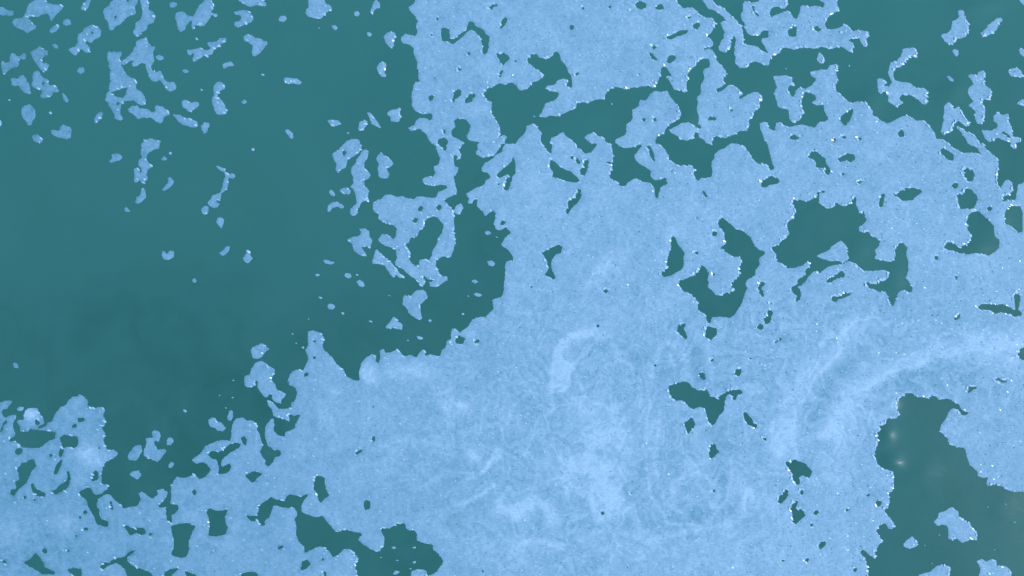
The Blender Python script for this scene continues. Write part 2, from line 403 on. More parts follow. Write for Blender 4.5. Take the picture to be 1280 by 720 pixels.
W 1245,200 1258,180 1280,170 1280,218 1250,218
W 795,130 806,132 803,142 795,140
W 948,230 960,230 980,265 970,270
W 138,138 150,138 150,146
W 320,245 332,225 345,230 348,265 330,295 305,320 290,335 285,355 275,355 272,335 282,320 280,290 295,275 318,272
W 148,545 180,530 215,510 235,502 252,515 248,545 220,555 200,580 195,610 205,640 218,665 212,680 190,668 165,655 180,630 178,590 160,560
W 795,480 800,465 815,465 830,500 862,545 858,600 850,630 820,645 795,660 755,668 750,645 775,625 775,590 785,555 798,520
W 1030,385 1050,365 1085,395 1120,425 1160,440 1195,470 1215,510 1245,535 1268,540 1255,560 1235,575 1240,605 1220,630 1215,660 1180,680 1165,700 1175,720 1095,720 1105,690 1140,660 1135,625 1150,590 1140,562 1110,568 1085,550 1055,530 1040,522 1070,500 1065,465 1060,440 1035,420
W 1000,450 1012,435 1028,440 1022,462 1002,462
W 910,540 930,538 938,548 922,552
W 1000,648 1012,645 1015,658 1003,660
W 838,720 835,685 870,675 915,655 940,630 950,605 970,620 985,650 978,680 988,690 980,720
W 915,360 935,370 925,376
W 1225,285 1245,280 1248,295
W 300,545 312,545 308,552
W 90,712 105,710 105,720 92,720
W 1230,720 1245,690 1262,692 1262,710 1250,720
@960,180
F 0,0 1280,0 1280,720 0,720
W 0,20 10,50 20,95 35,125 15,132 0,120
W 0,165 25,160 50,172 62,190 40,202 15,205 0,210
W 195,68 220,40 245,40 275,65 290,75 292,100 310,118 312,145 298,158 285,140 290,120 265,120 240,118 240,95 225,75
W 352,75 375,60 400,45 435,58 438,80 415,92 385,85 360,92
W 365,148 378,142 385,155 372,162
W 440,195 455,185 475,180 478,190 460,200
W 862,30 880,20 900,35 930,55 930,80 910,85 885,65 870,55
W 905,0 1000,0 1020,10 1045,15 1060,40 1070,70 1050,48 1020,42 980,48 950,30 925,20
W 1078,0 1280,0 1280,195 1250,205 1245,250 1240,285 1215,280 1170,290 1180,260 1200,255 1225,240 1222,205 1200,178 1178,195 1165,225 1145,205 1148,160 1155,110 1150,75 1115,45 1090,20
F 1208,0 1242,0 1240,20 1230,30 1220,15
F 1175,215 1180,190 1205,178 1225,200 1220,240 1200,255 1175,245
W 1180,360 1195,325 1220,310 1260,310 1275,340 1275,440 1250,445 1215,410 1185,400
W 975,130 995,118 1025,130 1035,160 1025,190 995,190 980,165
W 918,210 935,190 955,200 950,222 928,225
W 945,255 985,245 990,225 1015,225 1045,260 1048,285 1030,325 990,325 958,325 952,290
W 1095,320 1110,312 1122,325 1110,340 1095,335
W 992,395 1000,365 1020,340 1050,335 1080,360 1105,385 1128,410 1130,455 1158,480 1155,520 1130,545 1100,560 1075,555 1040,545 1005,552 960,548 930,535 882,530 885,505 905,488 935,500 955,520 985,508 1010,490 1020,460 1000,430
W 620,250 650,252 665,230 690,222 730,222 765,228 770,245 745,265 720,282 670,285 650,268
W 562,265 570,250 595,252 580,270 578,305 565,318 555,312
W 830,565 845,560 855,575 842,582
W 935,660 950,660 948,685 938,680
W 570,85 585,82 585,95
W 15,520 50,508 75,480 110,450 95,420 100,395 130,365 140,330 120,295 135,278 165,280 190,292 220,278 245,262 245,240 290,232 292,240 258,250 255,290 270,310 310,325 335,312 340,290 350,300 380,315 415,300 430,270 445,258 440,290 445,320 462,345 482,335 482,360 495,385 480,400 455,418 455,440 480,445 505,435 510,455 540,470 565,485 555,515 535,530 540,560 535,575 565,580 600,590 620,590 640,560 635,530 650,505 672,490 700,520 692,560 705,600 700,640 690,670 720,715 720,720 500,720 488,690 525,700 565,685 600,675 607,640 570,630 520,638 480,635 440,600 405,585 375,605 340,605 305,615 275,635 262,650 250,632 225,640 200,670 190,690 165,710 140,720 115,720 150,700 150,680 190,655 190,630 215,605 205,585 180,605 150,618 100,622 75,600 42,585 45,555
F 240,560 275,545 310,530 325,510 365,482 395,510 395,540 408,575 375,595 350,585 310,588 275,575
W 295,680 320,665 350,650 370,635 390,650 380,668 345,675 320,690 300,700
@0,360
F 62,378 75,372 95,388 95,402 75,400
F 0,575 30,562 62,562 62,575 45,590 40,605 10,612 15,635 30,655 45,640 82,635 80,655 65,680 75,720 15,720 0,720
W 30,655 38,675 20,690 12,720 2,720 10,690
F 82,605 100,593 125,598 115,612 92,618
F 120,640 130,610 165,598 190,605 195,630 215,648 225,680 200,690 185,705 225,695 245,672 262,670 268,650 280,625 300,600 325,590 345,565 365,545 390,545 395,528 420,542 440,560 440,590 475,600 510,595 530,605 515,640 530,660 525,690 512,700 520,720 105,720 100,690 85,670 100,660 120,660
W 175,660 190,655 205,680 192,690 178,680
W 390,655 425,645 425,665 400,675 390,670
W 362,685 385,680 380,700 362,700
W 150,705 200,712 265,715 265,720 140,720
K 912,610 922,606 935,616 925,623
K 1092,532 1102,536 1098,541
K 1155,543 1170,547 1162,553
K 1158,457 1174,462 1166,466
K 1122,594 1136,600 1128,603
F 1135,650 1145,630 1150,610 1165,618 1167,645 1155,665 1138,662
F 1042,660 1060,648 1080,650 1085,665 1110,675 1130,700 1120,718 1090,715 1075,700 1055,695 1045,680
F 1255,325 1260,300 1280,293 1280,355 1262,345
F 1220,460 1230,438 1250,435 1255,410 1270,390 1280,370 1280,490 1245,500 1225,490
F 1155,720 1165,680 1180,655 1215,650 1240,665 1270,665 1280,675 1280,720
F 765,720 775,712 795,715 795,720
@320,360
F 0,290 30,278 50,290 68,305 45,325 30,345 10,357 0,355
F 0,370 25,362 50,378 95,410 90,435 75,455 95,480 105,510 130,515 155,535 140,550 125,560 128,580 100,570 80,555 85,535 65,530 60,548 45,545 20,520 5,490 10,470 0,460
F 55,558 80,570 95,582 110,608 140,605 180,600 180,630 160,635 175,665 140,655 110,650 90,640 80,610 62,590
F 262,220 290,212 325,225 342,250 335,290 345,315 380,345 410,385 440,415 450,440 480,460 520,465 515,430 525,385 545,355 585,328 605,340 600,365 615,380 625,345 618,315 640,302 650,325 670,325 710,308 740,340 780,338 805,350 815,330 835,308 850,310 845,345 870,332 920,345 930,315 950,300 950,270 975,255 980,205 1000,205 1020,225 1060,195 1085,155 1115,147 1150,145 1190,105 1180,60 1230,45 1245,0 1280,0 1280,720 150,720 195,705 210,660 228,635 190,640 175,625 180,600 175,580 200,560 205,530 200,500 165,485 160,465 170,430 200,408 235,415 255,380 262,350 250,310 262,290
W 1000,250 1015,235 1045,250 1040,280 1010,282 998,270
W 1088,270 1105,262 1125,255 1120,270 1100,282
W 240,432 255,422 265,432 252,446 240,442
W 288,262 300,260 300,275 290,275
W 285,345 298,342 298,358 286,358
W 975,275 988,272 988,285
W 580,592 592,590 592,602 582,602
F 45,720 50,690 75,660 90,650 92,690 88,720
F 0,680 8,690 8,720 0,720
K 310,45 322,42 332,50 322,55
F 355,90 370,78 390,82 398,98 385,110 365,105
K 422,122 435,120 442,130 432,133
K 655,35 668,35 672,42
K 560,163 575,162 583,170 572,172
K 858,160 870,155 878,165 868,170
F 1088,32 1105,22 1130,32 1130,42 1105,45
K 1052,37 1065,38 1065,45
K 1025,128 1035,123 1042,132 1032,136
K 172,228 184,226 188,234
K 192,274 204,274 204,280
K 225,293 240,292 240,303 232,302
K 800,238 830,245 835,255 810,257
K 750,258 765,260 760,266
K 258,150 268,155 260,158
F 648,198 670,170 690,143 712,165 735,185 735,210 710,208 685,200 660,203
F 735,60 740,40 775,40 800,15 820,8 835,8 850,20 862,50 840,68 825,80 825,125 832,155 815,160 790,145 765,125 755,100 735,85
@640,360
F 0,0 1280,0 1280,720 0,720
W 845,0 985,0 1005,15 1020,35 1040,40 1075,25 1105,18 1115,0 1180,0 1165,30 1155,70 1130,110 1115,135 1085,152 1040,142 1000,150 988,185 975,175 970,135 930,110 930,70 905,40 875,20 855,18
W 975,195 995,195 1025,200 1025,235 1010,250 992,267 975,250 960,240 970,225
W 825,215 835,185 860,172 872,185 860,205 870,225 880,252 868,258 850,240
W 455,15 475,5 485,18 468,30
W 420,188 432,183 440,195 428,203
W 1228,0 1250,0 1262,40 1255,52 1240,25
W 1222,195 1245,180 1258,190 1255,208 1238,208
W 1258,160 1275,142 1280,140 1280,180 1265,180
W 935,432 945,422 965,430 968,460 955,462 942,450
W 1110,430 1120,412 1140,400 1150,415 1140,440 1118,445
W 990,350 1012,352 1005,372 992,365
W 1180,350 1200,352 1198,362
W 705,385 722,385 718,398
W 42,630 52,630 50,638
W 785,490 820,478 855,468 885,475 900,495 935,515 960,515 975,505 985,525 995,545 1030,548 1055,530 1075,522 1090,510 1125,508 1150,512 1155,528 1130,535 1120,565 1105,560 1105,540 1085,530 1070,545 1060,600 1060,620 1035,640 1020,675 1000,692 985,680 975,640 960,600 940,595 905,608 885,595 865,570 840,560 820,567 795,550 785,520
W 860,680 885,660 900,645 918,680 905,705 895,720 878,720
W 1160,625 1170,620 1190,640 1205,665 1228,690 1222,705 1195,690 1175,680 1162,650
@960,360
F 0,0 1280,0 1280,720 0,720
W 115,0 160,0 165,35 160,65 135,70 145,40 125,20
W 0,115 15,108 25,125 10,175 0,178
W 8,75 18,72 20,82 10,84
W 315,45 345,40 370,38 385,22 425,28 405,40 380,52 355,55 340,72 322,65
W 500,0 535,10 560,22 585,15 600,40 605,70 625,95 640,60 650,25 675,10 700,22 722,20 720,0
W 1045,100 1065,85 1100,80 1140,85 1175,80 1205,95 1225,105 1238,110 1235,75 1228,40 1245,25 1262,40 1258,80 1252,110 1270,125 1270,140 1225,142 1190,128 1165,120 1135,130 1110,112 1080,110 1055,108
W 925,155 945,145 958,122 965,130 958,150 940,165
W 742,162 758,165 748,175
W 30,270 48,262 68,245 75,258 55,268 38,278
W 1245,335 1262,305 1280,298 1280,362 1268,362
W 1000,330 1020,342 1012,347
W 1135,455 1150,447 1170,460 1195,460 1190,475 1160,475 1145,470
W 995,520 1010,495 1045,490 1045,503 1025,510 1010,528
W 645,580 660,550 690,527 720,528 750,545 800,552 820,538 845,545 855,560 905,555 935,572 958,580 960,600 980,618 1010,622 990,638 968,635 950,610 925,600 905,620 890,655 865,685 860,720 560,720 555,690 590,680 595,655 620,645 645,655 660,625 645,610
@0,540
F 0,0 1280,0 1280,720 0,720
W 45,40 75,22 80,0 280,0 275,35 245,45 220,65 200,80 150,82 115,78 100,60 75,45 50,48
W 72,100 90,82 118,82 110,108 90,120
W 300,30 325,15 360,20 385,20 395,45 385,75 365,82 340,72 320,80 318,110 308,128 295,125 298,95 315,75
W 295,150 315,135 305,170 285,215 270,212 278,175
W 85,185 110,155 135,155 145,140 175,140 182,170 160,200 150,220 140,250 110,275 85,300 70,322 50,310 55,292 85,280 75,250 100,240 95,215
W 155,262 168,258 180,285 210,298 230,305 230,325 205,325 175,315 160,290
W 250,300 275,292 300,265 330,250 340,225 335,190 348,200 355,240 345,270 325,295 298,302 285,315 265,305
W 245,115 260,105 268,118 255,130
W 118,325 130,318 135,330 120,340
W 170,335 180,332 185,345 172,345
W 490,75 500,70 505,85 495,88
W 460,240 465,205 480,192 495,205 490,240 470,245 455,250
W 525,0 530,20 518,40 530,75 545,95 570,88 595,105 580,125 555,140 530,150 515,180 510,220 510,260 545,262 540,285 510,312 470,312 450,275 420,285 392,305 410,325 435,340 440,370 455,400 475,430 485,460 500,468 545,475 545,450 525,440 510,440 498,420 495,385 483,370 490,340 530,310 550,312 575,340 610,365 620,385 655,375 690,370 705,335 693,310 710,297 740,320 765,335 790,315 785,290 815,285 842,305 830,335 810,355 785,372 815,380 835,375 850,365 858,330 855,270 885,225 930,230 975,210 995,238 1030,225 1055,190 1040,165 1015,150 985,160 958,140 975,128 1005,110 1025,75 1065,55 1110,40 1150,45 1160,10 1160,0
W 830,380 835,440 850,450 865,455 855,415 875,412 890,395 895,368 855,362
F 638,125 655,100 675,70 705,65 712,90 700,120 680,145 645,140
F 760,0 800,0 805,20 795,50 770,42 775,65 790,90 830,82 835,100 815,120 790,155 765,140 742,130 718,120 722,85 735,60 728,35 745,28 765,30
F 832,45 842,28 862,30 870,50 855,68 835,68
F 845,165 860,148 873,160 860,180 845,180
F 650,210 670,195 695,192 712,215 690,238 660,225
W 1040,115 1060,95 1100,100 1125,85 1150,62 1180,55 1208,62 1195,80 1160,100 1120,130 1105,150 1110,175 1130,170 1150,155 1158,180 1140,205 1110,212 1085,210 1100,190 1090,160 1080,140 1050,125
W 1205,30 1225,18 1238,50 1232,70 1215,58
W 1228,220 1250,205 1280,198 1280,250 1255,252 1240,235
W 962,295 975,285 988,300 975,322 963,310
W 550,350 558,345 565,370 570,392 555,390
W 858,470 905,458 950,458 982,470 965,500 945,545 948,590 935,628 900,630 855,612 870,580 870,540 860,505
W 1030,395 1050,380 1070,392 1105,395 1140,388 1125,430 1140,480 1130,510 1085,525 1040,520 1050,470 1045,430
W 1225,412 1245,420 1280,420 1280,450 1255,445
W 620,472 640,468 665,485 700,480 725,482 730,510 705,520 685,505 655,520 640,500
W 745,508 765,508 760,518 748,518
W 412,490 430,478 448,485 435,495
W 415,400 430,390 440,405 425,418
W 392,425 408,420 412,435 400,438
W 120,655 155,635 180,605 200,625 215,650 225,675 255,690 290,708 270,712 215,712 190,695 160,680
W 208,590 225,580 240,592 232,612 218,605
W 332,592 345,585 355,600 340,606
W 10,645 25,640 40,662 25,660
W 378,518 390,515 392,528 380,528
W 340,690 365,680 408,685 408,720 380,720 350,705
W 500,675 525,652 550,655 560,640 600,628 625,625 645,600 680,588 665,610 635,628 640,650 665,670 700,682 740,695 765,715 765,720 635,720 630,690 600,665 580,655 555,665 540,670 515,692
W 825,700 850,688 895,680 890,695 865,710 860,720 825,720
W 920,690 940,700 975,712 985,720 935,720
W 1205,710 1240,700 1280,700 1280,720 1200,720
W 1045,602 1058,598 1055,608
W 1068,588 1082,590 1078,600
@320,540
F 0,0 1280,0 1280,720 0,720
W 15,0 45,0 50,40 60,70 85,85 100,95 112,88 128,100 120,122 95,130 85,155 65,175 48,165 50,145 35,130 20,95 38,70 20,20
W 95,0 150,0 145,22 115,18
W 0,200 35,208 15,225 0,238
W 580,25 598,20 595,48 580,52
W 492,110 515,92 540,88 530,102 500,115
W 680,255 695,255 692,264
W 295,225 320,218 345,232 348,280 368,318 345,335 325,360 312,340 310,310 290,290
W 540,355 555,340 575,350 572,385 550,392 540,375
W 0,425 15,400 12,370 45,350 80,325 105,340 140,342 170,312 200,318 225,325 260,310 258,325 240,345 228,370 230,400 255,412 295,428 335,420 350,440 370,465 395,495 430,495 450,485 485,500 525,505 530,520 512,540 545,568 600,600 625,595 642,560 645,530 625,490 630,478 665,485 710,460 745,455 750,480 770,495 790,488 805,510 805,545 845,558 885,565 885,590 915,610 940,645 925,670 905,700 880,715 860,720 855,700 835,688 800,688 780,700 775,720 510,720 500,680 500,655 518,635 490,605 470,588 440,585 420,612 385,628 370,600 345,578 310,575 275,590 245,608 245,575 215,550 200,510 205,480 195,440 210,410 190,378 150,380 120,375 92,365 80,395 70,425 50,440 45,468 20,470 15,450
W 225,690 232,650 255,638 278,660 265,675 240,692
W 105,578 135,568 138,578 118,588
W 330,632 345,630 340,648 330,645
W 338,698 350,698 352,720 342,720
W 1128,692 1142,692 1140,704 1130,704
W 1015,702 1028,704 1020,712
W 0,700 15,720 0,720
K 675,575 690,572 700,580 685,585
K 780,575 795,572 800,580 785,582
K 695,638 715,640 705,645
K 780,650 795,643 800,652 788,658
F 685,710 700,695 725,695 710,712 690,715
K 762,682 775,680 778,688
K 615,625 632,625 625,630
@640,540
F 0,0 1280,0 1280,720 0,720
W 870,0 895,0 885,12
W 985,95 1000,60 1012,58 1025,85 1040,100 1020,115 1000,140 990,130
W 1255,30 1270,25 1275,48 1262,48
W 1240,0 1250,0 1248,15
W 1005,288 1018,288 1015,302 1005,298
W 590,302 605,302 602,314
W 440,400 462,398 465,412 450,416
W 372,575 388,576 382,586
W 500,630 512,632 508,642
W 570,672 588,668 580,682
@960,540
F 0,0 545,0 555,45 540,90 530,120 550,160 570,180 600,190 628,200 630,245 625,295 605,305 608,345 605,380 582,390 590,410 618,435 632,462 622,490 600,480 590,455 560,470 540,500 560,525 575,545 560,560 550,580 535,600 542,630 520,625 490,600 470,580 462,605 490,640 498,680 505,720 0,720
W 82,150 110,150 135,140 165,150 190,158 200,175 220,195 215,222 200,235 175,218 158,225 160,265 145,265 128,245 120,210 100,175
W 50,330 75,310 85,290 102,290 100,320 85,345 70,360 50,355
W 165,290 178,290 175,315 165,315
W 115,385 130,350 150,345 142,385 175,390 190,415 165,440 140,465 125,455 125,415
W 228,405 245,390 258,400 240,420
W 212,460 225,452 222,478 212,472
W 252,570 265,550 292,548 285,572 262,592
W 540,350 560,340 572,358 558,375 542,370
W 490,315 510,305 512,320 498,328
W 390,388 410,375 412,390 395,402
W 515,440 528,435 530,448
W 185,640 200,628 208,640 195,658
W 65,640 80,635 90,648 72,652
W 340,492 360,492 358,505
W 385,502 408,512 400,518
W 395,590 410,588 412,605
W 425,690 440,675 448,690 435,705
W 240,162 252,160 254,172
W 245,330 258,332 250,340
F 862,0 895,30 905,60 945,75 985,80 995,130 1010,165 1045,195 1050,220 1080,232 1105,222 1092,258 1100,272 1135,262 1165,268 1190,285 1225,300 1280,300 1280,0
W 1120,175 1130,170 1132,182
W 1150,228 1165,228 1160,236
F 830,450 850,430 855,405 890,395 915,375 935,385 955,400 955,425 980,440 1010,450 1020,480 1048,512 1045,540 1010,540 975,558 950,535 920,538 900,530 905,495 895,470 870,462 850,472
F 678,565 695,540 720,522 750,548 745,575 715,585 690,580
F 750,720 780,705 815,700 840,675 875,660 915,675 905,720
F 1045,645 1070,635 1090,650 1120,638 1140,640 1145,668 1190,670 1215,700 1220,720 1055,720 1065,690
K 1180,355 1195,362 1185,363
K 1092,370 1106,375 1098,378
K 1224,445 1240,450 1230,455
K 848,510 862,515 854,518
K 775,562 790,568 782,570
K 1125,583 1138,588 1130,592
K 812,653 825,658 818,661
"""
S = 2                              # grid cells per centimetre
PAD = 170                          # centimetres of foam carried on past the surveyed area
W0, H0 = 1280, 720

WAVELETS = [  # low swells: centre (cm on the survey), radii (m), turn, height (m)
    (1114, 577, 0.10, 0.065, -0.25, 0.0225), (1108, 503, 0.10, 0.11, 0.3, 0.0200), (1150, 592, 0.18, 0.10, 0.2, 0.0120),
    (1246, 268, 0.13, 0.16, 0.1, 0.0160), (1222, 306, 0.14, 0.10, 0.0, 0.0120), (1252, 637, 0.14, 0.12, 0.3, 0.0050),
    (1225, 6, 0.22, 0.10, 0.15, 0.0220), (1245, 25, 0.20, 0.03, 0.08, 0.0040), (1085, 128, 0.16, 0.12, 0.4, 0.0220),
    (1192, 112, 0.14, 0.10, 0.5, 0.0160), (1118, 345, 0.10, 0.12, 0.0, 0.0110), (1072, 312, 0.12, 0.10, 0.3, 0.0120),
    (1108, 544, 0.07, 0.08, 0.2, 0.0150), (860, 148, 0.14, 0.1, 0.2, 0.0240), (720, 150, 0.3, 0.10, 0.1, 0.0220)]
def swell(X, Y):
    Z = np.zeros_like(X)
    for cx, cy, rx, ry, rot, a in WAVELETS:
        wx, wy = (cx - W0 / 2) * 0.01, (H0 / 2 - cy) * 0.01
        c, s = math.cos(rot), math.sin(rot)
        u = ((X - wx) * c + (Y - wy) * s) / rx
        v = (-(X - wx) * s + (Y - wy) * c) / ry
        Z += a * np.exp(-0.5 * (u * u + v * v))
    return Z

def parse():
    polys, flecks, off = [], [], (0, 0)
    for line in SURVEY.strip().splitlines():
        line = line.strip()
        if not line:
            continue
        if line[0] == '@':
            off = tuple(int(v) for v in line[1:].split(','))
            continue
        pts = np.array([[float(v) for v in q.split(',')] for q in line[2:].split()])
        if line[0] == 'K':
            flecks.append(pts / 4.0 + np.array(off))
        else:
            polys.append((line[0] == 'F', off, pts))
    return polys, flecks

def raster(polys):
    mask = np.zeros((H0 * S, W0 * S), dtype=bool)
    for fill, (ox, oy), pts in polys:
        p = pts / 4.0 * S + np.array([ox * S, oy * S])
        tx0, ty0, tx1, ty1 = ox * S, oy * S, (ox + 320) * S, (oy + 180) * S
        x0 = max(tx0, int(math.floor(p[:, 0].min()))); x1 = min(tx1, int(math.ceil(p[:, 0].max())) + 1)
        y0 = max(ty0, int(math.floor(p[:, 1].min()))); y1 = min(ty1, int(math.ceil(p[:, 1].max())) + 1)
        if x1 <= x0 or y1 <= y0:
            continue
        X, Y = np.meshgrid(np.arange(x0, x1) + 0.5, np.arange(y0, y1) + 0.5)
        ins = np.zeros(X.shape, dtype=bool)
        n = len(p)
        for i in range(n):
            ax, ay = p[i]; bx, by = p[(i + 1) % n]
            if ay == by:
                continue
            cr = ((ay > Y) != (by > Y)) & (X < (bx - ax) * (Y - ay) / (by - ay) + ax)
            ins ^= cr
        mask[y0:y1, x0:x1][ins] = fill
    return mask

def blur(a, sigma):
    r = int(math.ceil(sigma * 3))
    k = np.exp(-0.5 * (np.arange(-r, r + 1) / sigma) ** 2)
    k = (k / k.sum()).astype(np.float32)
    for ax in (0, 1):
        pw = [(0, 0), (0, 0)]; pw[ax] = (r, r)
        b = np.pad(a, pw, mode='edge')
        o = np.zeros_like(a)
        for i, w in enumerate(k):
            o += w * (b[i:i + a.shape[0], :] if ax == 0 else b[:, i:i + a.shape[1]])
        a = o
    return a

def vnoise(shape, cell):
    """smooth random field, about -1..1, with features of the given size in grid cells"""
    h, w = shape
    gh, gw = int(h / cell) + 3, int(w / cell) + 3
    g = RNG.random((gh, gw), dtype=np.float32) * 2 - 1
    y = np.arange(h, dtype=np.float32) / cell; x = np.arange(w, dtype=np.float32) / cell
    yi = y.astype(int); xi = x.astype(int)
    fy = y - yi; fx = x - xi
    fy = (fy * fy * (3 - 2 * fy))[:, None]; fx = (fx * fx * (3 - 2 * fx))[None, :]
    a = g[yi][:, xi]; b = g[yi][:, xi + 1]; c = g[yi + 1][:, xi]; d = g[yi + 1][:, xi + 1]
    return (a * (1 - fx) + b * fx) * (1 - fy) + (c * (1 - fx) + d * fx) * fy

polys, fleck_polys = parse()
mask0 = raster(polys).astype(np.float32)
P = PAD * S
mask = np.pad(mask0, P, mode='reflect')
GH, GW = mask.shape
# past the surveyed area: bend the carried-on outline and let it run out unevenly
yy, xx = np.mgrid[0:GH, 0:GW].astype(np.float32)
outd = np.maximum(np.maximum(P - xx, xx - (GW - 1 - P)), np.maximum(P - yy, yy - (GH - 1 - P)))
outd = np.maximum(outd, 0)
amp = np.minimum(outd, 80.0)
sx = np.clip(xx + amp * vnoise(mask.shape, 90), 0, GW - 1).astype(int)
sy = np.clip(yy + amp * vnoise(mask.shape, 90), 0, GH - 1).astype(int)
mask = mask[sy, sx]
mask[outd > (P - 60 + 50 * vnoise(mask.shape, 40))] = 0
del sx, sy, amp
lev = blur(mask, 0.75 * S) - 0.5
lev = lev + 0.25 * vnoise(lev.shape, 1.9 * S) + 0.18 * vnoise(lev.shape, 4.2 * S)
lev[np.abs(blur(mask, 3.0 * S) - 0.5) > 0.4995] = np.where(mask > 0.5, 0.5, -0.5)[np.abs(blur(mask, 3.0 * S) - 0.5) > 0.4995]
lev = blur(lev, 0.35 * S)
solid = lev > 0
# distance from the rim, in grid cells, up to 24
dist = np.zeros(lev.shape, np.float32)
cur = solid.copy()
for i in range(24):
    dist += cur
    e = cur.copy()
    e[1:] &= cur[:-1]; e[:-1] &= cur[1:]; e[:, 1:] &= cur[:, :-1]; e[:, :-1] &= cur[:, 1:]
    if i % 2:
        e[1:, 1:] &= cur[:-1, :-1]; e[:-1, :-1] &= cur[1:, 1:]; e[1:, :-1] &= cur[:-1, 1:]; e[:-1, 1:] &= cur[1:, :-1]
    cur = e
dist = blur(dist, 1.0)

# ------------------------------------------------------------------ how thick the foam lies (swirls, clots and thin streaks), plus some pale spots
thick = np.full(lev.shape, 0.34, np.float32)
def swirl(pts, width, a):
    pts = np.array(pts, float)
    m = width * 3
    x0, y0 = pts.min(0) - m; x1, y1 = pts.max(0) + m
    ix0, ix1 = int(max(0, (x0 + PAD) * S)), int(min(GW, (x1 + PAD) * S))
    iy0, iy1 = int(max(0, (y0 + PAD) * S)), int(min(GH, (y1 + PAD) * S))
    k = min(5.0, 1.5 + 0.4 * width)
    X = xx[iy0:iy1, ix0:ix1] / S - PAD + k * wob1[iy0:iy1, ix0:ix1]
    Y = yy[iy0:iy1, ix0:ix1] / S - PAD + k * wob2[iy0:iy1, ix0:ix1]
    d2 = np.full(X.shape, 1e9, np.float32)
    if len(pts) == 1:
        d2 = (X - pts[0, 0]) ** 2 + (Y - pts[0, 1]) ** 2
    for (ax, ay), (bx, by) in zip(pts[:-1], pts[1:]):
        L = (bx - ax) ** 2 + (by - ay) ** 2
        u = np.clip(((X - ax) * (bx - ax) + (Y - ay) * (by - ay)) / L, 0, 1)
        d2 = np.minimum(d2, (X - ax - u * (bx - ax)) ** 2 + (Y - ay - u * (by - ay)) ** 2)
    thick[iy0:iy1, ix0:ix1] += a * np.exp(-0.5 * d2 / width ** 2) * (1.0 + 0.5 * curdle[iy0:iy1, ix0:ix1])
wob1 = vnoise(lev.shape, 22 * S) + 0.5 * vnoise(lev.shape, 9 * S)
wob2 = vnoise(lev.shape, 22 * S) + 0.5 * vnoise(lev.shape, 9 * S)
curdle = 0.6 * vnoise(lev.shape, 2.6 * S) + 0.6 * vnoise(lev.shape, 6 * S)
